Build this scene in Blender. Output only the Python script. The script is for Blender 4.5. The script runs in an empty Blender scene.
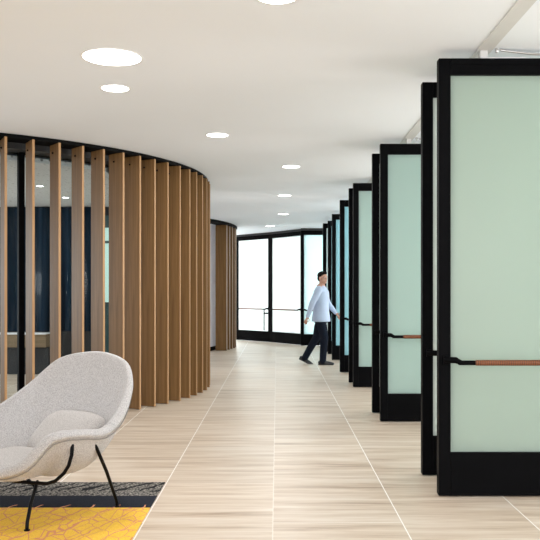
import bpy, bmesh, math, random
from mathutils import Vector, Matrix, Quaternion
random.seed(4)
PI = math.pi
SC = bpy.context.scene
COL = SC.collection
EYE, CEIL = 1.35, 2.95

# ------------------------------------------------------------------ materials
def new_mat(name):
    m = bpy.data.materials.new(name); m.use_nodes = True
    nt = m.node_tree
    return m, nt, nt.nodes['Principled BSDF'], nt.nodes['Material Output']

def node(nt, kind, **kw):
    n = nt.nodes.new(kind)
    for k, v in kw.items():
        if k in n.inputs: n.inputs[k].default_value = v
        else: setattr(n, k, v)
    return n

def mth(nt, op, a, b=None, c=None):
    n = nt.nodes.new('ShaderNodeMath'); n.operation = op
    for i, v in enumerate((a, b, c)):
        if v is None: continue
        if isinstance(v, (int, float)): n.inputs[i].default_value = v
        else: nt.links.new(v, n.inputs[i])
    return n.outputs[0]

def mixc(nt, fac, a, b, blend='MIX'):
    n = nt.nodes.new('ShaderNodeMix'); n.data_type = 'RGBA'; n.blend_type = blend
    for sock, v in ((n.inputs[0], fac), (n.inputs[6], a), (n.inputs[7], b)):
        if isinstance(v, (int, float)): sock.default_value = v
        elif isinstance(v, tuple): sock.default_value = (*v, 1) if len(v) == 3 else v
        else: nt.links.new(v, sock)
    return n.outputs[2]

def coords(nt, scale=(1, 1, 1), which='Object'):
    tc = nt.nodes.new('ShaderNodeTexCoord')
    mp = nt.nodes.new('ShaderNodeMapping'); mp.inputs['Scale'].default_value = scale
    nt.links.new(tc.outputs[which], mp.inputs['Vector'])
    return mp.outputs['Vector']

def noise(nt, vec, scale=5, detail=4, rough=.55, dist=0):
    n = nt.nodes.new('ShaderNodeTexNoise')
    n.inputs['Scale'].default_value = scale; n.inputs['Detail'].default_value = detail
    n.inputs['Roughness'].default_value = rough; n.inputs['Distortion'].default_value = dist
    if vec is not None: nt.links.new(vec, n.inputs['Vector'])
    return n.outputs['Fac']

def ramp(nt, fac, stops, interp='LINEAR'):
    n = nt.nodes.new('ShaderNodeValToRGB'); cr = n.color_ramp; cr.interpolation = interp
    while len(cr.elements) < len(stops): cr.elements.new(.5)
    for e, (p, c) in zip(cr.elements, stops):
        e.position = p; e.color = (*c, 1) if len(c) == 3 else c
    nt.links.new(fac, n.inputs['Fac'])
    return n.outputs['Color']

def bump(nt, bsdf, height, strength=.2, dist=.01):
    b = nt.nodes.new('ShaderNodeBump')
    b.inputs['Strength'].default_value = strength; b.inputs['Distance'].default_value = dist
    nt.links.new(height, b.inputs['Height']); nt.links.new(b.outputs['Normal'], bsdf.inputs['Normal'])

def plain(name, col, rough=.5, metal=0., var=.06, scale=9., spec=.5, bmp=0.):
    m, nt, b, o = new_mat(name)
    f = noise(nt, coords(nt), scale, 3)
    lo = tuple(max(0, c * (1 - var)) for c in col); hi = tuple(min(1, c * (1 + var)) for c in col)
    nt.links.new(ramp(nt, f, [(.3, lo), (.7, hi)]), b.inputs['Base Color'])
    b.inputs['Roughness'].default_value = rough; b.inputs['Metallic'].default_value = metal
    b.inputs['Specular IOR Level'].default_value = spec
    if bmp: bump(nt, b, noise(nt, coords(nt), scale * 20, 2), bmp, .002)
    return m

def emit(name, col, s):
    m, nt, b, o = new_mat(name)
    b.inputs['Base Color'].default_value = (*col, 1)
    b.inputs['Emission Color'].default_value = (*col, 1); b.inputs['Emission Strength'].default_value = s
    return m

def frosted(name, col, trans=.55, rough=.25):
    m, nt, b, o = new_mat(name)
    f = noise(nt, coords(nt), 1.2, 2)
    c = ramp(nt, f, [(.3, tuple(x * .97 for x in col)), (.7, col)])
    nt.links.new(c, b.inputs['Base Color'])
    b.inputs['Roughness'].default_value = rough; b.inputs['Specular IOR Level'].default_value = .35
    t = nt.nodes.new('ShaderNodeBsdfTranslucent'); nt.links.new(c, t.inputs['Color'])
    mx = nt.nodes.new('ShaderNodeMixShader'); mx.inputs[0].default_value = trans
    nt.links.new(b.outputs[0], mx.inputs[1]); nt.links.new(t.outputs[0], mx.inputs[2])
    nt.links.new(mx.outputs[0], o.inputs['Surface'])
    return m

def clear_glass(name, col):
    m, nt, b, o = new_mat(name)
    tr = nt.nodes.new('ShaderNodeBsdfTransparent'); tr.inputs['Color'].default_value = (*col, 1)
    gl = nt.nodes.new('ShaderNodeBsdfGlossy'); gl.inputs['Roughness'].default_value = .02
    lw = nt.nodes.new('ShaderNodeLayerWeight'); lw.inputs['Blend'].default_value = .5
    fac = mth(nt, 'ADD', .010, mth(nt, 'MULTIPLY', mth(nt, 'POWER', lw.outputs['Facing'], 5.), .5))
    mx = nt.nodes.new('ShaderNodeMixShader')
    nt.links.new(fac, mx.inputs[0]); nt.links.new(tr.outputs[0], mx.inputs[1]); nt.links.new(gl.outputs[0], mx.inputs[2])
    nt.links.new(mx.outputs[0], o.inputs['Surface'])
    return m

def wood(name, dark, light, scale=(40, 40, 1.2), rough=.5):
    m, nt, b, o = new_mat(name)
    v = coords(nt, scale)
    f = noise(nt, v, 1.0, 6, .6, .4)
    g = noise(nt, coords(nt, (3, 3, .3)), 1.0, 2)
    c = ramp(nt, f, [(.3, dark), (.7, light)])
    c = mixc(nt, mth(nt, 'MULTIPLY', g, .35), c, tuple(x * .7 for x in dark))
    nt.links.new(c, b.inputs['Base Color']); b.inputs['Roughness'].default_value = rough
    b.inputs['Specular IOR Level'].default_value = .3
    bump(nt, b, f, .08, .003)
    return m

def floor_mat():
    m, nt, b, o = new_mat('travertine_tile')
    geo = nt.nodes.new('ShaderNodeTexCoord')
    sp = nt.nodes.new('ShaderNodeSeparateXYZ'); nt.links.new(geo.outputs['Object'], sp.inputs[0])
    x, y = sp.outputs[0], sp.outputs[1]
    u = mth(nt, 'DIVIDE', mth(nt, 'ADD', x, .024), .757)
    k = mth(nt, 'FLOOR', u)
    odd = mth(nt, 'MULTIPLY', mth(nt, 'FRACT', mth(nt, 'MULTIPLY', k, .5)), 2.)
    v = mth(nt, 'DIVIDE', mth(nt, 'ADD', mth(nt, 'SUBTRACT', y, .60), mth(nt, 'MULTIPLY', odd, .39)), 1.36)
    kv = mth(nt, 'FLOOR', v)
    du = mth(nt, 'ABSOLUTE', mth(nt, 'SUBTRACT', mth(nt, 'FRACT', mth(nt, 'ADD', u, .5)), .5))
    dv = mth(nt, 'ABSOLUTE', mth(nt, 'SUBTRACT', mth(nt, 'FRACT', mth(nt, 'ADD', v, .5)), .5))
    ju = mth(nt, 'MULTIPLY', mth(nt, 'LESS_THAN', du, .0045), mth(nt, 'ADD', .35, mth(nt, 'MULTIPLY', .65, mth(nt, 'GREATER_THAN', mth(nt, 'ABSOLUTE', u), .5))))
    jv = mth(nt, 'MULTIPLY', mth(nt, 'LESS_THAN', dv, .003), .55)
    joint = mth(nt, 'MAXIMUM', ju, jv)
    wn = nt.nodes.new('ShaderNodeTexWhiteNoise'); wn.noise_dimensions = '2D'
    cb = nt.nodes.new('ShaderNodeCombineXYZ'); nt.links.new(k, cb.inputs[0]); nt.links.new(kv, cb.inputs[1])
    nt.links.new(cb.outputs[0], wn.inputs['Vector'])
    off = mth(nt, 'MULTIPLY', wn.outputs['Value'], 7.0)
    cs = nt.nodes.new('ShaderNodeCombineXYZ')
    nt.links.new(mth(nt, 'MULTIPLY', x, .9), cs.inputs[0]); nt.links.new(mth(nt, 'MULTIPLY', y, 11.), cs.inputs[1]); nt.links.new(off, cs.inputs[2])
    f = noise(nt, cs.outputs[0], 1.0, 7, .62, .25)
    cs2 = nt.nodes.new('ShaderNodeCombineXYZ')
    nt.links.new(mth(nt, 'MULTIPLY', x, 2.6), cs2.inputs[0]); nt.links.new(mth(nt, 'MULTIPLY', y, 55.), cs2.inputs[1]); nt.links.new(off, cs2.inputs[2])
    g = noise(nt, cs2.outputs[0], 1.0, 3, .5, .1)
    f2 = mth(nt, 'ADD', mth(nt, 'MULTIPLY', f, .75), mth(nt, 'MULTIPLY', g, .25))
    c = ramp(nt, f2, [(.32, (.33, .235, .165)), (.43, (.54, .43, .33)), (.55, (.65, .55, .45)), (.68, (.72, .65, .57))])
    tint = mth(nt, 'ADD', .94, mth(nt, 'MULTIPLY', wn.outputs['Value'], .1))
    cc = nt.nodes.new('ShaderNodeVectorMath'); cc.operation = 'SCALE'
    nt.links.new(c, cc.inputs[0]); nt.links.new(tint, cc.inputs['Scale'])
    c = mixc(nt, joint, cc.outputs[0], (.92, .90, .86))
    nt.links.new(c, b.inputs['Base Color'])
    b.inputs['Roughness'].default_value = .38; b.inputs['Specular IOR Level'].default_value = .4
    bump(nt, b, f2, .03, .004)
    return m

def rug_mat():
    m, nt, b, o = new_mat('patterned_carpet')
    tc = nt.nodes.new('ShaderNodeTexCoord')
    sp = nt.nodes.new('ShaderNodeSeparateXYZ'); nt.links.new(tc.outputs['Object'], sp.inputs[0])
    x, y = sp.outputs[0], sp.outputs[1]          # object origin is the world origin
    # pink line work on the yellow field
    vec = coords(nt, (7.5, 4.6, 1))
    wob = noise(nt, vec, 1.3, 2)
    d1 = mth(nt, 'ADD', mth(nt, 'SUBTRACT', x, mth(nt, 'MULTIPLY', y, .42)), mth(nt, 'MULTIPLY', wob, .10))
    l1 = mth(nt, 'LESS_THAN', mth(nt, 'ABSOLUTE', mth(nt, 'SUBTRACT', mth(nt, 'FRACT', mth(nt, 'DIVIDE', d1, .165)), .5)), .035)
    vo = nt.nodes.new('ShaderNodeTexVoronoi'); vo.feature = 'DISTANCE_TO_EDGE'; vo.inputs['Scale'].default_value = 1.7
    nt.links.new(vec, vo.inputs['Vector'])
    l2 = mth(nt, 'LESS_THAN', vo.outputs['Distance'], .028)
    lines = mth(nt, 'MULTIPLY', mth(nt, 'MAXIMUM', l1, l2), .8)
    fz = noise(nt, tc.outputs['Object'], 160, 2)
    yel = ramp(nt, fz, [(.3, (.76, .43, .045)), (.7, (.97, .63, .10))])
    yel = mixc(nt, lines, yel, (.66, .23, .17))
    tick = mth(nt, 'MULTIPLY', l1, mth(nt, 'LESS_THAN', y, 5.045))
    navy = ramp(nt, fz, [(.3, (.011, .013, .021)), (.7, (.024, .027, .038))])
    navy = mixc(nt, tick, navy, (.75, .33, .18))
    sp1 = noise(nt, coords(nt, (60, 42, 1)), 1.0, 3, .7)
    grey = ramp(nt, sp1, [(.40, (.02, .02, .022)), (.50, (.13, .12, .11)), (.62, (.36, .33, .29))])
    d2 = mth(nt, 'ADD', mth(nt, 'SUBTRACT', x, mth(nt, 'MULTIPLY', y, .7)), mth(nt, 'MULTIPLY', wob, .2))
    l3 = mth(nt, 'LESS_THAN', mth(nt, 'ABSOLUTE', mth(nt, 'SUBTRACT', mth(nt, 'FRACT', mth(nt, 'DIVIDE', d2, .13)), .5)), .15)
    edge = mth(nt, 'GREATER_THAN', mth(nt, 'ADD', y, mth(nt, 'MULTIPLY', wob, .3)), 5.54)
    grey = mixc(nt, mth(nt, 'MULTIPLY', l3, edge), grey, (.012, .012, .014))
    c = mixc(nt, mth(nt, 'GREATER_THAN', y, 4.98), yel, navy)
    c = mixc(nt, mth(nt, 'GREATER_THAN', y, 5.27), c, grey)
    nt.links.new(c, b.inputs['Base Color']); b.inputs['Roughness'].default_value = .95
    b.inputs['Specular IOR Level'].default_value = .1
    bump(nt, b, fz, .5, .004)
    return m

def fabric_mat(name, lo, hi, sc=420):
    m, nt, b, o = new_mat(name)
    v = coords(nt)
    f = noise(nt, v, sc, 2, .6); g = noise(nt, v, 170, 3, .6)
    h = mth(nt, 'ADD', mth(nt, 'MULTIPLY', f, .55), mth(nt, 'MULTIPLY', g, .45))
    nt.links.new(ramp(nt, h, [(.36, lo), (.62, hi)]), b.inputs['Base Color'])
    b.inputs['Roughness'].default_value = .95; b.inputs['Specular IOR Level'].default_value = .1
    b.inputs['Sheen Weight'].default_value = .25
    bump(nt, b, h, .45, .004)
    return m

def ceiling_tile_mat():
    m, nt, b, o = new_mat('perforated_ceiling')
    vo = nt.nodes.new('ShaderNodeTexVoronoi'); vo.inputs['Scale'].default_value = 15; vo.inputs['Randomness'].default_value = .4
    nt.links.new(coords(nt), vo.inputs['Vector'])
    nt.links.new(ramp(nt, vo.outputs['Distance'], [(.18, (.14, .14, .14)), (.30, (.66, .66, .65))]), b.inputs['Base Color'])
    b.inputs['Roughness'].default_value = .8
    return m

def leather_mat():
    m, nt, b, o = new_mat('tan_leather_wrap')
    w = nt.nodes.new('ShaderNodeTexWave'); w.inputs['Scale'].default_value = 22; w.inputs['Distortion'].default_value = 1.5
    w.bands_direction = 'X'; nt.links.new(coords(nt), w.inputs['Vector'])
    nt.links.new(ramp(nt, w.outputs['Fac'], [(.1, (.075, .02, .005)), (.6, (.20, .058, .013))]), b.inputs['Base Color'])
    b.inputs['Roughness'].default_value = .55
    bump(nt, b, w.outputs['Fac'], .4, .003)
    return m

def curtain_mat():
    m, nt, b, o = new_mat('blue_curtain')
    nt.links.new(ramp(nt, noise(nt, coords(nt, (9, 9, .2)), 1, 3), [(.3, (.004, .008, .014)), (.7, (.020, .040, .066))]), b.inputs['Base Color'])
    b.inputs['Roughness'].default_value = .8; b.inputs['Specular IOR Level'].default_value = 0
    return m

M = {}
M['floor'] = floor_mat(); M['rug'] = rug_mat()
M['ceil'] = plain('ceiling_paint', (.82, .86, .91), .9, var=.01, scale=.6)
M['white'] = plain('white_paint', (.82, .82, .83), .8, var=.02, scale=1)
M['pale'] = plain('pale_mauve_wall', (.70, .68, .73), .7, var=.02)
M['dark'] = plain('dark_wall', (.012, .013, .015), .6)
M['soffit'] = plain('dark_soffit', (.035, .036, .037), .7)
M['rim'] = plain('black_rim', (.003, .003, .003), .8, spec=.1)
M['track'] = plain('grey_track', (.64, .64, .63), .6, var=.02)
M['black'] = plain('black_door_metal', (.003, .003, .0035), .5, var=.15, spec=.03)
M['blackrod'] = plain('black_steel', (.004, .004, .0045), .4, spec=.08)
M['steel'] = plain('brushed_steel', (.55, .55, .55), .3, 1.)
M['frost'] = frosted('frosted_glass', (.555, .655, .585), .55)
M['frostday'] = frosted('frosted_glass_daylit', (.56, .84, .90), .65)  # cool daylight from the far end is mixed into this glass colour
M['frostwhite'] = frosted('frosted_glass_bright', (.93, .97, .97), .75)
M['frostteal'] = frosted('frosted_glass_teal', (.58, .72, .68), .55)
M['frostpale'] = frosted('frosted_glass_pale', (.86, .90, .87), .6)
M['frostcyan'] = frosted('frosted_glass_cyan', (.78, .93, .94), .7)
M['glass'] = clear_glass('drum_glass', (.93, .97, .98))
M['fin'] = wood('timber_fin', (.165, .082, .026), (.30, .16, .058))
M['finedge'] = wood('timber_fin_edge', (.36, .20, .09), (.50, .30, .145), rough=.45)
M['ledge'] = wood('brown_ledge', (.16, .11, .06), (.24, .17, .10), (1.2, 40, 40))
M['fabric'] = fabric_mat('grey_boucle', (.22, .21, .207), (.59, .57, .565))
M['cushion'] = fabric_mat('grey_boucle_cushion', (.25, .235, .228), (.60, .57, .55))
M['piping'] = plain('dark_stitch', (.22, .21, .20), .9)
M['cordpipe'] = plain('cushion_cord_shaded', (.34, .32, .31), .9)  # cord coloured darker to stand in for shade around the cushion edges
M['farglare'] = wood('glare_fin_edge', (.58, .45, .36), (.70, .58, .48))  # glare on the far fin edges is put into this paler wood colour
M['lens'] = emit('downlight_lens', (1, .99, .97), 9.)
M['lensin'] = emit('inner_downlight_lens', (1, .99, .97), 14.)
M['lightrim'] = plain('white_trim', (.85, .85, .84), .5, var=.01)
M['leather'] = leather_mat(); M['curtain'] = curtain_mat(); M['ctile'] = ceiling_tile_mat()
M['teal'] = plain('dark_teal', (.012, .05, .05), .5)
M['tealglass'] = emit('teal_window_glow', (.42, .62, .56), .55)
M['skin'] = plain('skin', (.50, .27, .19), .5, var=.04)
M['hair'] = plain('dark_hair', (.006, .0045, .004), .7, scale=80, var=.4, spec=.1)
M['shirt'] = fabric_mat('pale_blue_shirt', (.40, .47, .60), (.48, .55, .69), 200)
M['trouser'] = fabric_mat('navy_trousers', (.005, .007, .013), (.011, .014, .024), 260)
for k_ in ('trouser', 'shirt'): M[k_].node_tree.nodes['Principled BSDF'].inputs['Sheen Weight'].default_value = 0
M['shoe'] = plain('black_shoe', (.008, .008, .009), .3)
M['eye'] = plain('eye_white', (.6, .6, .58), .3, var=.01); M['lip'] = plain('lip', (.36, .14, .12), .5)

# ------------------------------------------------------------------ helpers
def link(name, bm, mat, parent=None, smooth=False, loc=None):
    me = bpy.data.meshes.new(name)
    bmesh.ops.recalc_face_normals(bm, faces=bm.faces[:])
    bm.to_mesh(me); bm.free()
    for mt in (mat if isinstance(mat, (list, tuple)) else [mat]): me.materials.append(mt)
    if smooth:
        for p in me.polygons: p.use_smooth = True
    o = bpy.data.objects.new(name, me); COL.objects.link(o)
    if parent is not None: o.parent = parent
    if loc is not None: o.location = loc
    return o

def thing(name, label, cat, loc=(0, 0, 0), rz=0., group=None):
    o = bpy.data.objects.new(name, None); COL.objects.link(o)
    o.empty_display_size = .1; o.location = loc; o.rotation_euler = (0, 0, rz)
    tag(o, label, cat, group); return o

def tag(o, label, cat, group=None):
    o['label'] = label; o['category'] = cat; o['kind'] = 'thing'
    if group: o['group'] = group
    return o

def struct(name, bm, mat, smooth=False):
    o = link(name, bm, mat, None, smooth); o['kind'] = 'structure'; return o

def box(bm, lo, hi, bev=0., mi=0, mat=None):
    ps = [Vector((x, y, z)) for x in (lo[0], hi[0]) for y in (lo[1], hi[1]) for z in (lo[2], hi[2])]
    vs = [bm.verts.new(mat @ p if mat else p) for p in ps]
    fs = [bm.faces.new([vs[i] for i in q]) for q in ((0, 1, 3, 2), (4, 6, 7, 5), (0, 4, 5, 1), (2, 3, 7, 6), (0, 2, 6, 4), (1, 5, 7, 3))]
    for f in fs: f.material_index = mi
    if bev:
        es = list({e for f in fs for e in f.edges})
        bmesh.ops.bevel(bm, geom=es, offset=bev, segments=2, affect='EDGES', profile=.6)

def frame_at(d, up=Vector((0, 0, 1))):
    d = d.normalized()
    if abs(d.dot(up)) > .98: up = Vector((0, 1, 0))
    a = d.cross(up).normalized(); return a, a.cross(d).normalized()

def tube(bm, pts, radii, seg=10, caps=True, flat=None, closed=False):
    """tapered tube along pts, round ends; flat = factor of the second radius"""
    pts = [Vector(p) for p in pts]; n = len(pts)
    if not isinstance(radii, (list, tuple)): radii = [radii] * n
    rings = []; ref = None
    for i, p in enumerate(pts):
        if closed: d = pts[(i + 1) % n] - pts[i - 1]
        else: d = (pts[min(i + 1, n - 1)] - pts[max(i - 1, 0)])
        d.normalize()
        if ref is None: a, b = frame_at(d)
        else:
            a = (ref - d * ref.dot(d)).normalized(); b = a.cross(d).normalized()
        ref = a
        r = radii[i]; fb = flat if flat else 1
        rings.append([bm.verts.new(p + a * (r * math.cos(2 * PI * k / seg)) + b * (r * fb * math.sin(2 * PI * k / seg))) for k in range(seg)])
    prs = list(zip(rings[:-1], rings[1:]))
    if closed: prs.append((rings[-1], rings[0]))
    for r0, r1 in prs:
        for k in range(seg):
            bm.faces.new((r0[k], r0[(k + 1) % seg], r1[(k + 1) % seg], r1[k]))
    if caps and not closed:
        for ring, p, q, r in ((rings[0], pts[0], pts[1], radii[0]), (rings[-1], pts[-1], pts[-2], radii[-1])):
            d = (p - q).normalized(); prev = ring
            for s in (.55, .88):
                cur = [bm.verts.new(p + (v.co - p) * math.sqrt(1 - s * s) + d * r * s) for v in ring]
                for k in range(seg): bm.faces.new((prev[k], prev[(k + 1) % seg], cur[(k + 1) % seg], cur[k]))
                prev = cur
            bm.faces.new(prev)

def ellipsoid(bm, c, r, rot=None, u=16, v=10):
    mt = Matrix.Translation(Vector(c)) @ (rot.to_matrix().to_4x4() if rot else Matrix()) @ Matrix.Diagonal((*r, 1))
    bmesh.ops.create_uvsphere(bm, u_segments=u, v_segments=v, radius=1, matrix=mt)

def disc_prism(bm, c, r, z0, z1, seg=40, r_in=0.):
    lo = [bm.verts.new((c[0] + r * math.cos(2 * PI * k / seg), c[1] + r * math.sin(2 * PI * k / seg), z0)) for k in range(seg)]
    hi = [bm.verts.new((v.co.x, v.co.y, z1)) for v in lo]
    if r_in:
        li = [bm.verts.new((c[0] + (v.co.x - c[0]) * r_in / r, c[1] + (v.co.y - c[1]) * r_in / r, z0)) for v in lo]
        hj = [bm.verts.new((v.co.x, v.co.y, z1)) for v in li]
    for k in range(seg):
        j = (k + 1) % seg
        bm.faces.new((lo[k], lo[j], hi[j], hi[k]))
        if r_in:
            bm.faces.new((li[j], li[k], hj[k], hj[j])); bm.faces.new((lo[j], lo[k], li[k], li[j])); bm.faces.new((hi[k], hi[j], hj[j], hj[k]))
    if not r_in: bm.faces.new(lo[::-1]); bm.faces.new(hi)

def arc_wall(bm, c, r0, r1, a0, a1, z0, z1, n=48):
    """solid curved wall between radii r0<r1, angles in degrees"""
    rows = []
    for i in range(n + 1):
        a = math.radians(a0 + (a1 - a0) * i / n); ca, sa = math.cos(a), math.sin(a)
        rows.append([bm.verts.new((c[0] + r * ca, c[1] + r * sa, z)) for r, z in ((r0, z0), (r1, z0), (r1, z1), (r0, z1))])
    for p, q in zip(rows[:-1], rows[1:]):
        for k in range(4): bm.faces.new((p[k], p[(k + 1) % 4], q[(k + 1) % 4], q[k]))
    bm.faces.new(rows[0]); bm.faces.new(rows[-1][::-1])

def dup(root, loc, rz=0., label=None, group=None):
    r = root.copy(); COL.objects.link(r); r.location = loc; r.rotation_euler = (0, 0, rz)
    if label: r['label'] = label
    if group: r['group'] = group
    for ch in list(root.children):
        c = ch.copy(); COL.objects.link(c); c.parent = r
        for g in list(ch.children):
            d = g.copy(); COL.objects.link(d); d.parent = c
    return r

# ------------------------------------------------------------------ shell of the place
bm = bmesh.new(); box(bm, (-9, -5, -.1), (6.2, 27, 0)); struct('floor', bm, M['floor'])
bm = bmesh.new(); box(bm, (-9, -5, CEIL), (6.2, 27, CEIL + .1)); struct('ceiling', bm, M['ceil'])
bm = bmesh.new(); box(bm, (6.1, -5, 0), (6.2, 27, CEIL)); struct('wall_right', bm, M['white'])
bm = bmesh.new(); box(bm, (-9, 26.9, 0), (6.2, 27, CEIL)); struct('wall_back', bm, M['white'])
bm = bmesh.new(); box(bm, (-9, 13.5, 0), (-8.9, 27, CEIL)); struct('wall_left', bm, M['white'])

# ceiling track for the doors: flush grey strip
bm = bmesh.new(); box(bm, (1.32, 1.5, CEIL - .006), (1.42, 18.4, CEIL + .01)); struct('trim_1', bm, M['track'])

# ------------------------------------------------------------------ first slatted drum
C1, R1 = (-4.75, 11.235), 3.80
drum = thing('slatted_screen', 'large curved screen of upright timber fins on the left, behind the lounge chair', 'slatted screen', (C1[0], C1[1], 0))
FT = EYE + 1.56
def fin_bm(depth, thick, h):
    bm = bmesh.new(); box(bm, (-depth, -thick / 2, .005), (0, thick / 2, h), .003)
    for f in bm.faces:
        f.material_index = 1 if f.calc_center_median().x > -.004 else 0
    return bm
def bolt_bm(depth, thick, h):
    bm = bmesh.new()
    for s in (-1, 1):
        tube(bm, [(-depth * .62, s * thick * .3, h - .09), (-depth * .62, s * (thick / 2 + .004), h - .09)], .011, 10)
    return bm
fin0 = bolt0 = None
FA = [17.6, 13.4, 9.3, 5.1, .9, -4.0, -8.4, -12.6, -16.4, -20.7, -25.1, -29.1, -33.05, -37.0, -41.15, -45.15, -49.25, -53.5, -57.7, -61.9]
for i, ad in enumerate(FA):
    a = math.radians(ad); tw = math.radians(-3.5 if ad < -39 else (-1.5 if ad < -35 else 0))
    if fin0 is None:
        fin0 = link('timber_fin', fin_bm(.24, .026, FT), [M['fin'], M['finedge']], drum)
        bolt0 = link('fixing_bolt', bolt_bm(.24, .026, FT), M['rim'], fin0); f = fin0
    else:
        f = fin0.copy(); COL.objects.link(f); f.parent = drum
        b = bolt0.copy(); COL.objects.link(b); b.parent = f
    f.location = (R1 * math.cos(a), R1 * math.sin(a), 0); f.rotation_euler = (0, 0, a + tw)
bm = bmesh.new(); arc_wall(bm, (0, 0), R1 - .30, R1 - .03, -68, 22, FT + .004, CEIL - .002); link('head_rail', bm, M['rim'], drum)

# glazing inside the fins
bm = bmesh.new(); arc_wall(bm, C1, R1 - .62, R1 - .30, -70, 24, EYE + 1.50, CEIL - .002); struct('trim_2', bm, M['soffit'])
gl = thing('curved_glazing', 'curved clear glass wall with dark mullions just behind the timber fins', 'glass wall', (C1[0], C1[1], 0))
GR = R1 - .50
bm = bmesh.new(); arc_wall(bm, (0, 0), GR - .008, GR + .008, -70, 24, .05, EYE + 1.50); link('glass_pane', bm, M['glass'], gl, True)
bm = bmesh.new(); arc_wall(bm, (0, 0), GR - .03, GR + .03, -70, 24, 0, .05); link('sill_rail', bm, M['rim'], gl)
def mull_bm():
    bm = bmesh.new(); box(bm, (-.03, -.032, .05), (.03, .032, EYE + 1.499), .004); return bm
mb = None
for ad in (-66, -52.8, -32, -12, 8):
    if mb is None: m_ = mb = link('mullion', mull_bm(), M['black'], gl)
    else: m_ = mb.copy(); COL.objects.link(m_); m_.parent = gl
    a = math.radians(ad); m_.location = (GR * math.cos(a), GR * math.sin(a), 0); m_.rotation_euler = (0, 0, a)

# room inside the drum
RC = EYE + 1.42
bm = bmesh.new(); arc_wall(bm, C1, .02, GR - .06, -180, 180, RC, RC + .05, 96); struct('trim_3', bm, M['ctile'], False)
bm = bmesh.new(); box(bm, (-8.0, 13.35, 0), (-2.05, 13.45, RC)); struct('wall_inner', bm, M['dark'])
bm = bmesh.new()
n = 120; rows = []
for i in range(n + 1):
    x = -7.6 + (4.62) * i / n; y = 13.27 + .035 * math.sin(i * 1.15) + .012 * math.sin(i * 2.9)
    rows.append([bm.verts.new((x, y, .70)), bm.verts.new((x, y, RC - .02))])
for p, q in zip(rows[:-1], rows[1:]): bm.faces.new((p[0], q[0], q[1], p[1]))
cu = link('curtain', bm, M['curtain'], None, True)
tag(cu, 'dark blue curtain hanging along the back of the room behind the fins', 'curtain')
lg = thing('wall_ledge', 'brown wooden ledge under the blue curtain, seen between the fins at far left', 'ledge', (-5.3, 13.15, 0))
bm = bmesh.new(); box(bm, (-2.3, -.16, .45), (1.55, .19, .66), .006); link('ledge_board', bm, M['ledge'], lg)
bm = bmesh.new(); box(bm, (-2.3, -.18, .66), (1.55, .19, .68), .004); link('ledge_top', bm, M['white'], lg)
bm = bmesh.new(); box(bm, (-2.3, -.02, 0), (1.55, .19, .45), .004); link('base_panel', bm, M['dark'], lg)
wn = thing('lit_window', 'narrow pale green lit window glimpsed between the fins above a dark teal panel', 'window', (-2.72, 13.32, 0))
bm = bmesh.new(); box(bm, (-.24, -.01, 1.18), (.26, .02, 2.42)); link('window_pane', bm, M['tealglass'], wn)
bm = bmesh.new(); box(bm, (-.24, -.03, .05), (.26, .02, 1.16), .003); link('lower_panel', bm, M['teal'], wn)
bm = bmesh.new()
box(bm, (-.24, -.035, 2.16), (.26, -.011, 2.20)); box(bm, (-.26, -.04, .05), (-.24, .02, 2.62)); box(bm, (.26, -.04, .05), (.28, .02, 2.62)); box(bm, (-.24, -.04, 2.42), (.26, .02, 2.62))
link('window_frame', bm, M['teal'], wn)

# second drum further down
C2, R2 = (-6.02, 19.57), 5.0
d2 = thing('slatted_screen', 'small far run of timber fins just past the big curved screen', 'slatted screen', (C2[0], C2[1], 0))
for k, (xx, yy) in enumerate(((-1.15, 18.4), (-1.10, 18.68), (-1.05, 18.95), (-1.005, 19.22), (-.99, 19.5))):
    a = math.atan2(yy - C2[1], xx - C2[0])
    f = link('timber_fin', fin_bm(.27, .04, FT - .02), [M['fin'], M['farglare']], d2) if k == 0 else fin2.copy()
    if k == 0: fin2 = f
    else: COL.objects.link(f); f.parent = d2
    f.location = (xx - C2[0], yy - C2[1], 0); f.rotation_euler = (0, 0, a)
bm = bmesh.new(); arc_wall(bm, (0, 0), R2 - .26, R2 + .04, -34, 2, FT - .016, CEIL - .002); link('head_rail', bm, M['rim'], d2)
bm = bmesh.new(); arc_wall(bm, C2, R2 - .5, R2 - .36, -60, 20, 0, FT); struct('wall_drum', bm, M['pale'], False)
bm = bmesh.new(); arc_wall(bm, C2, R2 - .36, R2 - .33, -34, 6, 0, .09); struct('baseboard_drum', bm, M['rim'])

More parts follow.
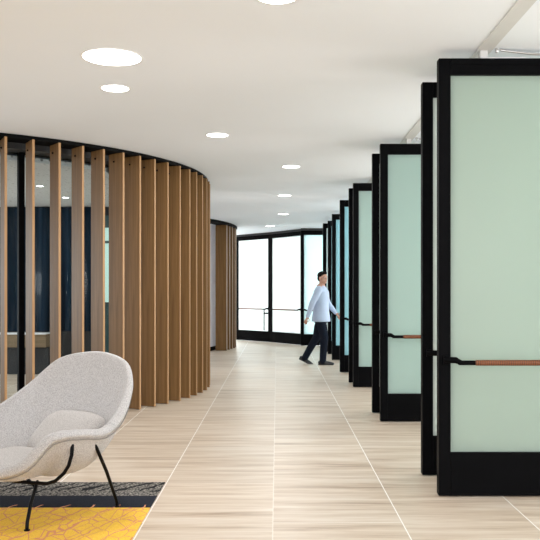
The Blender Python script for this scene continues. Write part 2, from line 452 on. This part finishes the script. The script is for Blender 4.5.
# ------------------------------------------------------------------ glass doors
DW, DT, DH = 1.45, .075, EYE + 1.541
def make_door(label, loc, rz, glass, group=None, hang=True):
    """origin = near bottom corner of the leading stile; panel runs +x, thickness +y; faces -y"""
    t = thing('pivot_door', label, 'door', loc, rz, group)
    st = .078; z0 = .008
    for x in (0, DW - st):
        bm = bmesh.new(); box(bm, (x, 0, z0), (x + st, DT, DH), .004); link('stile', bm, M['black'], t)
    bm = bmesh.new(); box(bm, (st, 0, DH - .11), (DW - st, DT, DH), .004)
    box(bm, (st, -.006, DH - .045), (DW - st, 0, DH - .004), .002); link('top_rail', bm, M['black'], t)
    bm = bmesh.new(); box(bm, (st, 0, z0), (DW - st, DT, .292), .004); link('kick_plate', bm, M['black'], t)
    bm = bmesh.new(); box(bm, (st, .028, .292), (DW - st, .046, DH - .11)); link('glass_pane', bm, glass, t)
    bm = bmesh.new(); tube(bm, [(.125, -.052, .888), (DW - .12, -.052, .888)], .0155, 12)
    for s, x0 in ((1, .045), (-1, DW - .045)):
        tube(bm, [(x0, -.03, .905), (x0 + s * .055, -.05, .905), (x0 + s * .09, -.052, .889)], [.021, .021, .0155], 10)
        box(bm, (x0 - .018, -.035, .875), (x0 + .018, .0, .93), .005)
    pb = link('push_bar', bm, M['black'], t, True)
    bm = bmesh.new(); tube(bm, [(.235 + i * .02, -.052, .888) for i in range(int((DW - .47) / .02))], .0185, 12)
    link('leather_grip', bm, M['leather'], pb, True)
    if hang: bm = bmesh.new(); box(bm, (.275, .012, DH), (.325, DT - .012, CEIL - .004), .003); link('pivot_hanger', bm, M['track'], t)
    return t

def add_closer(t):
    bm = bmesh.new(); tube(bm, [(.405, -.02, CEIL - .014), (.60, .0, CEIL - .03), (.95, .03, DH + .02)], .008, 8)
    ca = link('closer_arm', bm, M['steel'], t, True)
    bm = bmesh.new(); box(bm, (.31, .02, DH + .001), (.58, .05, DH + .012), .002); link('closer_plate', bm, M['lightrim'], ca)
    bm = bmesh.new(); tube(bm, [(.375, -.02, CEIL - .002), (.375, -.02, CEIL - .02)], .012, 10); link('closer_pin', bm, M['steel'], ca)

doors = [
 (1.067, 5.27, 0, 'frost', 'nearest black-framed frosted glass door, cut by the right edge, with tan leather push bar'),
 (1.068, 5.87, 0, 'frostpale', 'black-framed glass door mostly hidden right behind the nearest door, one pale glass strip showing'),
 (1.075, 8.31, 0, 'frostteal', 'third black-framed frosted door from the camera, wide green pane and short tan grip showing'),
 (1.062, 8.90, 0, 'frostpale', 'thin black door edge tucked directly behind the third door from the camera'),
 (1.079, 11.31, 0, 'frostteal', 'middle black-framed frosted door with narrow green pane and an orange-tipped push bar'),
 (1.068, 11.87, 0, 'frostpale', 'black door edge tucked directly behind the middle narrow green-paned door'),
 (1.055, 13.4, 0, 'frostday', 'far black door with a slim light blue pane, second blue strip from the walking man'),
 (1.087, 15.8, 0, 'frostday', 'black door with a blue pane strip immediately right of the walking man'),
 (1.10, 17.3, 0, 'frostday', 'very narrow dark door just behind the shoulder of the walking man'),
 (1.03, 17.95, 0, 'frostwhite', 'black door edge with a white glass sliver right behind the head of the walking man'),
]
for i, (x, y, r, g, lab) in enumerate(doors):
    t = make_door(lab, (x, y, 0), math.radians(r), M[g])
    if i in (0, 2, 9): add_closer(t)

# closed doors of the bright far end
def far_door(label, p0, p1, glass):
    dx, dy = p1[0] - p0[0], p1[1] - p0[1]
    return make_door(label, (p0[0], p0[1], 0), math.atan2(dy, dx), M[glass], None, False)
a0 = (-.19 - 1.45 * .661, 21.4 + 1.45 * .750)
t = far_door('bright white closed glass door at the far end, left one with a dropped handle bar', a0, (-.19, 21.4), 'frostwhite')
bm = bmesh.new(); tube(bm, [(1.27, -.052, .888), (1.27, -.052, .33)], .016, 8)
tube(bm, [(1.27, -.052, .78), (1.44, -.05, .78)], .02, 8); link('drop_bar', bm, M['black'], t, True)
d = Vector((.54 + .19, 20.35 - 21.4)); d.normalize()
far_door('bright white closed glass door at the far end, middle one right of the dropped handle', (-.19, 21.4), (-.19 + d.x * 1.45, 21.4 + d.y * 1.45), 'frostwhite')
far_door('pale blue frosted door at the far end, right behind the walking man', (.60, 20.05), (2.05, 20.05), 'frostcyan')

for k, (p0, p1) in enumerate(((a0, (-.19, 21.4)), ((-.19, 21.4), (-.19 + d.x * 1.45, 21.4 + d.y * 1.45)), ((.60, 20.05), (2.05, 20.05)))):
    bm = bmesh.new(); ln = math.hypot(p1[0] - p0[0], p1[1] - p0[1])
    mt = Matrix.Translation((p0[0], p0[1], 0)) @ Matrix.Rotation(math.atan2(p1[1] - p0[1], p1[0] - p0[0]), 4, 'Z')
    box(bm, (.002, .01, DH + .002), (ln - .002, DT + .05, CEIL - .001), 0, 0, mt); struct('trim_%d' % (4 + k), bm, M['soffit'])

# ------------------------------------------------------------------ downlights
lights = [(0, 4.33, .22, 'small round downlight cut by the top edge of the photo'),
 (-1.124, 5.45, .40, 'largest round downlight in the ceiling, upper left'),
 (-1.27, 6.28, .22, 'round downlight directly below the largest one, upper left'),
 (-.606, 8.15, .225, 'round downlight above the right end of the curved timber screen'),
 (.179, 10.2, .225, 'round downlight mid-ceiling, first of the row leading to the far doors'),
 (.126, 13.25, .215, 'second small downlight of the row leading to the far doors'),
 (.128, 16.4, .215, 'third small downlight of the row leading to the far doors'),
 (-.17, 19.4, .215, 'furthest faint downlight, just above the bright end doors')]
for x, y, D, lab in lights:
    t = thing('downlight', lab, 'ceiling light', (x, y, CEIL), 0, 'round ceiling downlights')
    bm = bmesh.new(); disc_prism(bm, (0, 0), D / 2 + .008, -.004, 0, 48, D / 2 - .004); link('trim_ring', bm, M['lightrim'], t)
    bm = bmesh.new(); disc_prism(bm, (0, 0), D / 2 - .004, -.003, 0, 48); link('diffuser', bm, M['lens'], t)
for k, (x, y) in enumerate(((-3.17, 10.7), (-3.17, 12.0))):
    t = thing('downlight', ('nearer', 'further')[k] + ' small lit downlight in the speckled ceiling seen between the fins', 'ceiling light', (x, y, RC), 0, 'downlights inside the slatted drum')
    bm = bmesh.new(); disc_prism(bm, (0, 0), .055, -.006, 0, 32, .044); link('trim_ring', bm, M['lightrim'], t)
    bm = bmesh.new(); disc_prism(bm, (0, 0), .044, -.004, 0, 32); link('diffuser', bm, M['lensin'], t)

# ------------------------------------------------------------------ rug
bm = bmesh.new(); box(bm, (-4.6, 2.2, 0.0005), (-.79, 5.65, .008), .002)
tag(link('area_rug', bm, M['rug']), 'yellow rug with pink line pattern and black speckled border under the lounge chair', 'rug')

# ------------------------------------------------------------------ lounge chair
chair = thing('lounge_chair', 'light grey upholstered lounge chair with curved shell and thin black legs on the rug', 'armchair', (-1.47, 4.904, .008), math.radians(-30.2))
HALF = [(0, .535, .932), (.267, .485, .890), (.383, .410, .790), (.442, .311, .690), (.495, .170, .586), (.503, .024, .517),
        (.477, -.135, .531), (.407, -.282, .521), (.307, -.369, .390), (.157, -.392, .333), (0, -.413, .334)]
HALF = [Vector((x, y, z - .008)) for x, y, z in HALF]
ring = HALF + [Vector((-p.x, p.y, p.z)) for p in HALF[-2:0:-1]]
def catmull(P, n):
    out = []
    for i in range(len(P)):
        a, b, c, d = P[i - 1], P[i], P[(i + 1) % len(P)], P[(i + 2) % len(P)]
        for k in range(n):
            t = k / n
            out.append(.5 * (2 * b + (c - a) * t + (2 * a - 5 * b + 4 * c - d) * t * t + (3 * b - a - 3 * c + d) * t ** 3))
    return out
RIM = catmull(ring, 5); NR = len(RIM)
BC = Vector((0, -.02, .265))
US = [1, .95, .89, .82, .74, .66, .57, .47, .36, .25, .13]
def prof(p, u, grow=0.):
    # p: rim point; u: 1 at the rim, 0 at the middle of the seat
    k = min(1, max(0, (p.z - .45) / .4))
    e = 4.6 - 2.1 * k
    q = Vector((BC.x + (p.x - BC.x) * u, BC.y + (p.y - BC.y) * u, 0))
    if p.y < -.2 and p.z < .55: e = 3.0
    q.z = BC.z + (p.z - BC.z) * (u ** e)
    return q
bm = bmesh.new()
def layer(off):
    rows = []
    eps = .02
    for j, u in enumerate(US):
        row = []
        for i, p in enumerate(RIM):
            q = prof(p, u)
            t1 = prof(p, min(1.02, u + eps)) - prof(p, u - eps)
            t2 = prof(RIM[(i + 1) % NR], u) - prof(RIM[i - 1], u)
            nn = t1.cross(t2).normalized()
            if nn.z < 0 and u < .7: nn = -nn
            cdir = Vector((-q.x, -q.y, .35))
            if nn.dot(cdir) < 0: nn = -nn
            row.append((q, nn))
        rows.append(row)
    return rows
L = layer(0)
TH = .045
inner = [[bm.verts.new(q + nn * TH / 2) for q, nn in row] for row in L]
outer = [[bm.verts.new(q - nn * TH / 2) for q, nn in row] for row in L]
for g, flip in ((inner, 0), (outer, 1)):
    for r0, r1 in zip(g[:-1], g[1:]):
        for i in range(NR):
            f = (r0[i], r0[(i + 1) % NR], r1[(i + 1) % NR], r1[i]); bm.faces.new(f if flip else f[::-1])
    cv = bm.verts.new(BC + Vector((0, 0, TH / 2 if not flip else -TH / 2)))
    for i in range(NR): bm.faces.new((g[-1][i], g[-1][(i + 1) % NR], cv) if flip else (g[-1][(i + 1) % NR], g[-1][i], cv))
prev = inner[0]; piping_pts = []
for s in range(1, 6):
    a = PI * s / 6; cur = []
    for i in range(NR):
        q, nn = L[0][i]; rr = .042 - .018 * min(1, max(0, (q.z - .55) / .2)); t = (L[0][i][0] - L[1][i][0]).normalized()
        cur.append(bm.verts.new(q + nn * (rr * math.cos(a)) + t * ((rr - .002) * math.sin(a))))
    for i in range(NR): bm.faces.new((prev[i], prev[(i + 1) % NR], cur[(i + 1) % NR], cur[i]))
    prev = cur
for i in range(NR): bm.faces.new((prev[i], prev[(i + 1) % NR], outer[0][(i + 1) % NR], outer[0][i]))
piping_pts = [L[0][i][0] - L[0][i][1] * (.036 - .015 * min(1, max(0, (L[0][i][0].z - .55) / .2))) for i in range(NR)]
sh = link('seat_shell', bm, M['fabric'], chair, True)
md = sh.modifiers.new('sub', 'SUBSURF'); md.levels = 1; md.render_levels = 2
bm = bmesh.new(); tube(bm, piping_pts, .0035, 6, closed=True); link('seam', bm, M['piping'], sh, True)

def pillow(name, w, d, th, loc, rot, parent, mat, pw=3.2):
    """rounded cushion w x d, thick in the middle, with a seam"""
    bm = bmesh.new(); n = 22
    def pos(i, j, s):
        a, b = -1 + 2 * i / n, -1 + 2 * j / n
        # square to superellipse
        x = a * (1 - .16 * abs(b) ** 3); y = b * (1 - .16 * abs(a) ** 3)
        h = (max(0, 1 - abs(a) ** pw) * max(0, 1 - abs(b) ** pw)) ** .42
        return Vector((x * w / 2, y * d / 2, s * th / 2 * h))
    top = [[bm.verts.new(pos(i, j, 1)) for j in range(n + 1)] for i in range(n + 1)]
    bot = [[top[i][j] if i in (0, n) or j in (0, n) else bm.verts.new(pos(i, j, -1)) for j in range(n + 1)] for i in range(n + 1)]
    for g, fl in ((top, 0), (bot, 1)):
        for i in range(n):
            for j in range(n):
                f = (g[i][j], g[i + 1][j], g[i + 1][j + 1], g[i][j + 1]); bm.faces.new(f[::-1] if fl else f)
    edge = [pos(i, 0, 1) for i in range(n)] + [pos(n, j, 1) for j in range(n)] + [pos(n - i, n, 1) for i in range(n)] + [pos(0, n - j, 1) for j in range(n)]
    o = link(name, bm, mat, parent, True); o.location = loc; o.rotation_euler = rot
    md = o.modifiers.new('sub', 'SUBSURF'); md.levels = 1; md.render_levels = 1
    bm = bmesh.new(); tube(bm, edge, .005, 6, closed=True); link('cushion_piping', bm, M['cordpipe'], o, True)
    return o
pillow('seat_cushion', .52, .44, .11, (0, -.175, .325), (math.radians(5), 0, 0), chair, M['cushion'], 5)
pillow('back_cushion', .52, .40, .19, (.055, .20, .42), (math.radians(40), 0, 0), chair, M['cushion'], 4)

# black rod frame
def leg(name, pts, r=.0105):
    bm = bmesh.new(); tube(bm, pts, r, 10); return link(name, bm, M['blackrod'], chair, True)
for s in (1, -1):
    fl = leg('leg', [(s * .215, -.20, .245), (s * .238, -.27, .14), (s * .255, -.312, .045), (s * .258, -.317, .02), (s * .258, -.317, .012)])
    bm = bmesh.new(); disc_prism(bm, (s * .258, -.317), .017, 0, .006, 16); link('foot_glide', bm, M['blackrod'], fl)
    rl = leg('leg', [(s * .492, -.03, .475), (s * .447, .125, .27), (s * .360, .308, .05), (s * .358, .319, .025), (s * .358, .319, .012)])
    bm = bmesh.new(); disc_prism(bm, (s * .358, .319), .015, 0, .006, 16); link('foot_glide', bm, M['blackrod'], rl)
    leg('frame_rod', [(s * .46, -.168, .50), (s * .457, -.172, .42), (s * .442, -.18, .36), (s * .415, -.19, .315), (s * .36, -.20, .268), (s * .30, -.205, .246), (s * .215, -.21, .24), (s * .12, -.24, .242), (0, -.25, .242)])

# ------------------------------------------------------------------ walking man
man = thing('person', 'walking man in a pale blue shirt and dark trousers near the far doors', 'person', (.82, 14.9, 0), math.radians(-12))
def voxel(o, size, it=4, fac=.5):
    r = o.modifiers.new('remesh', 'REMESH'); r.mode = 'VOXEL'; r.voxel_size = size; r.use_smooth_shade = True
    s = o.modifiers.new('smooth', 'SMOOTH'); s.iterations = it; s.factor = fac
# local frame: walks towards +x, his right side is -y (towards the camera)
hipR, kneeR, ankR = Vector((0, -.09, .90)), Vector((.075, -.09, .50)), Vector((.045, -.085, .085))
hipL, kneeL, ankL = Vector((-.01, .09, .90)), Vector((-.10, .09, .49)), Vector((-.325, .09, .125))
shR, elR, haR = Vector((-.01, -.185, 1.40)), Vector((-.13, -.235, 1.13)), Vector((-.215, -.215, .90))
shL, elL, haL = Vector((.01, .185, 1.40)), Vector((.10, .235, 1.13)), Vector((.25, .20, .955))
headc = Vector((.035, 0, 1.605)); hq = Quaternion((0, 0, 1), math.radians(-35))
bm = bmesh.new()
tube(bm, [(0, 0, .90), (0, 0, 1.05), (.0, 0, 1.20), (.005, 0, 1.36), (.0, 0, 1.43)], [.13, .125, .135, .14, .09], 16)
tube(bm, [(.0, 0, 1.42), (.012, 0, 1.48), (.022, 0, 1.55)], [.062, .053, .054], 12)
tube(bm, [shR, (0, 0, 1.40), shL], [.05, .08, .05], 12)
for h, k, a in ((hipR, kneeR, ankR), (hipL, kneeL, ankL)):
    tube(bm, [h, h.lerp(k, .5), k, k.lerp(a, .35), a], [.085, .073, .053, .052, .036], 12)
    fr = Matrix.Rotation(0 if a is ankR else math.radians(26), 3, 'Y')
    tube(bm, [a, a + fr @ Vector((.06, 0, -.042)), a + fr @ Vector((.12, 0, -.056))], [.034, .026, .018], 10)
for s_, e, h in ((shR, elR, haR), (shL, elL, haL)):
    tube(bm, [s_, s_.lerp(e, .5), e, e.lerp(h, .35), h], [.052, .046, .038, .037, .025], 12)
    d = (h - e).normalized(); side = Vector((0, 1, 0)); fw = side.cross(d).normalized()
    if fw.x < 0: fw = -fw
    palm = h + d * .045
    tube(bm, [h, h + d * .03, h + d * .075], [.024, .034, .036], 12, flat=.45)
    for k, (o_, ln) in enumerate(((-.027, .066), (-.009, .075), (.009, .07), (.026, .055))):
        b0 = h + d * .08 + fw * (-o_); inw = side * (-1 if h.y > 0 else 1)
        tube(bm, [b0, b0 + d * ln * .45 + inw * .004, b0 + d * ln * .8 + inw * .017, b0 + d * ln + inw * .03], [.0085, .0082, .0075, .0065], 8)
    tube(bm, [h + d * .025 + fw * .025, h + d * .05 + fw * .048, h + d * .085 + fw * .055], [.011, .0095, .008], 8)
def hp(v): return headc + hq @ Vector(v)
ellipsoid(bm, hp((-.008, 0, .035)), (.094, .074, .082), hq)
ellipsoid(bm, hp((.022, 0, -.03)), (.066, .058, .082), hq)
ellipsoid(bm, hp((.045, 0, -.075)), (.036, .036, .028), hq)
tube(bm, [hp((.082, 0, .02)), hp((.098, 0, -.012)), hp((.092, 0, -.026))], [.009, .013, .012], 8)
for s in (-1, 1):
    ellipsoid(bm, hp((-.008, s * .074, -.005)), (.018, .009, .032), hq)
    ellipsoid(bm, hp((.072, s * .03, .026)), (.012, .022, .007), hq)
body = link('body', bm, M['skin'], man, True); voxel(body, .0065, 3, .4)
# face details
for s in (-1, 1):
    bm = bmesh.new(); ellipsoid(bm, hp((.076, s * .029, .006)), (.010, .014, .008), hq, 10, 8); link('eye', bm, M['eye'], man, True)
    bm = bmesh.new(); ellipsoid(bm, hp((.0855, s * .029, .006)), (.0035, .006, .006), hq, 10, 8); link('pupil', bm, M['hair'], man, True)
bm = bmesh.new(); ellipsoid(bm, hp((.081, 0, -.053)), (.008, .024, .006), hq, 12, 8); link('mouth', bm, M['lip'], man, True)
# hair
bm = bmesh.new()
ellipsoid(bm, hp((-.022, 0, .055)), (.098, .082, .078), hq); ellipsoid(bm, hp((-.055, 0, .005)), (.058, .074, .075), hq)
ellipsoid(bm, hp((.03, 0, .098)), (.058, .06, .028), hq)
hr = link('hair', bm, M['hair'], man, True); voxel(hr, .008, 2, .4)
# shirt
bm = bmesh.new()
def loft(bm, rings, seg=24):
    rs = []
    for z, cx, rx, ry in rings:
        rs.append([bm.verts.new((cx + rx * math.cos(2 * PI * k / seg), ry * math.sin(2 * PI * k / seg), z)) for k in range(seg)])
    for r0, r1 in zip(rs[:-1], rs[1:]):
        for k in range(seg): bm.faces.new((r0[k], r0[(k + 1) % seg], r1[(k + 1) % seg], r1[k]))
    bm.faces.new(rs[0][::-1]); bm.faces.new(rs[-1])
loft(bm, [(.80, 0, .175, .198), (.86, 0, .172, .196), (.98, 0, .152, .18), (1.1, 0, .145, .175), (1.25, .005, .15, .19), (1.36, .005, .14, .195), (1.42, .0, .105, .16), (1.465, .005, .068, .075), (1.49, .012, .062, .064)])
for s_, e, h in ((shR, elR, haR), (shL, elL, haL)):
    tube(bm, [s_, s_.lerp(e, .5), e, e.lerp(h, .5), e.lerp(h, .97)], [.068, .062, .056, .047, .038], 14)
shirt = link('shirt', bm, M['shirt'], man, True); voxel(shirt, .011, 4, .5)
# trousers
bm = bmesh.new()
loft(bm, [(.78, 0, .125, .16), (.9, 0, .138, .168), (.96, 0, .13, .16)])
for h, k, a in ((hipR, kneeR, ankR), (hipL, kneeL, ankL)):
    tube(bm, [h, h.lerp(k, .5), k, k.lerp(a, .5), a + Vector((0, 0, -.02))], [.08, .092, .076, .068, .062], 14)
tr = link('trousers', bm, M['trouser'], man, True); voxel(tr, .011, 3, .5)
# shoes
for a, lift, heel in ((ankR, 0, .03), (ankL, math.radians(-26), .03)):
    bm = bmesh.new(); R = Matrix.Rotation(-lift, 3, 'Y')
    pts = [(-.055, 0, -.04), (.0, 0, -.032), (.07, 0, -.047), (.14, 0, -.056), (.19, 0, -.06)]
    tube(bm, [a + R @ Vector(p) for p in pts], [.036, .043, .038, .034, .026], 12)
    mt = Matrix.Translation(a) @ R.to_4x4()
    box(bm, (-.085, -.037, -.085), (.205, .037, -.062), .008, 0, mt)
    o = link('shoe', bm, M['shoe'], man, True); voxel(o, .007, 2, .4)

# ------------------------------------------------------------------ light
def area(name, loc, rot, size, energy, col=(1, 1, 1), sy=None, shape='RECTANGLE', spread=None):
    l = bpy.data.lights.new(name, 'AREA'); l.energy = energy; l.color = col
    l.shape = shape; l.size = size
    if sy: l.size_y = sy
    if spread: l.spread = spread
    o = bpy.data.objects.new(name, l); COL.objects.link(o); o.location = loc; o.rotation_euler = rot
    return o
for x, y, D, lab in lights:
    area('downlight_lamp', (x, y, CEIL - .02), (0, 0, 0), D * .9, 13 if D < .3 else 20, (1, .98, .96), shape='DISK')
for x, y in ((-3.17, 10.7), (-3.17, 12.0)):
    area('inner_lamp', (x, y, RC - .02), (0, 0, 0), .085, 14, (1, .97, .93), shape='DISK')
area('front_fill', (0, -4.5, 1.6), (math.radians(90), 0, 0), 9, 360, (.95, .975, 1), 2.6)  # added fill behind the camera, no known window there
area('room_light', (5.9, 10, 1.6), (0, math.radians(90), 0), 2.6, 680, (.97, 1, .99), 16)
area('far_room_light', (-.3, 26.5, 1.6), (math.radians(-90), 0, 0), 11, 820, (.90, .98, 1), 2.6)
area('hall_light', (-8.5, 16.5, 1.6), (0, math.radians(-90), 0), 2.4, 220, (.93, .96, 1), 3)
area('inner_room_fill', (-8.3, 11, 1.5), (0, math.radians(-90), 0), 2.2, 120, (.95, .98, 1), 3)  # added fill to brighten the ceiling inside the drum, no actual lamp
w = bpy.data.worlds.new('World'); SC.world = w; w.use_nodes = True
bg = w.node_tree.nodes['Background']; bg.inputs[0].default_value = (.96, .98, 1, 1); bg.inputs[1].default_value = 1.3

# ------------------------------------------------------------------ camera
cam = bpy.data.cameras.new('camera'); co = bpy.data.objects.new('camera', cam); COL.objects.link(co)
co.location = (0, 0, EYE); co.rotation_euler = (math.radians(90), 0, 0)
cam.sensor_width = 36; cam.lens = 800 / 540 * 36; cam.shift_x = -7 / 540; cam.shift_y = 22 / 540
cam.clip_start = .05; cam.clip_end = 100
SC.camera = co
SC.view_settings.view_transform = 'Standard'; SC.view_settings.look = 'None'
SC.view_settings.exposure = 0; SC.view_settings.gamma = 1
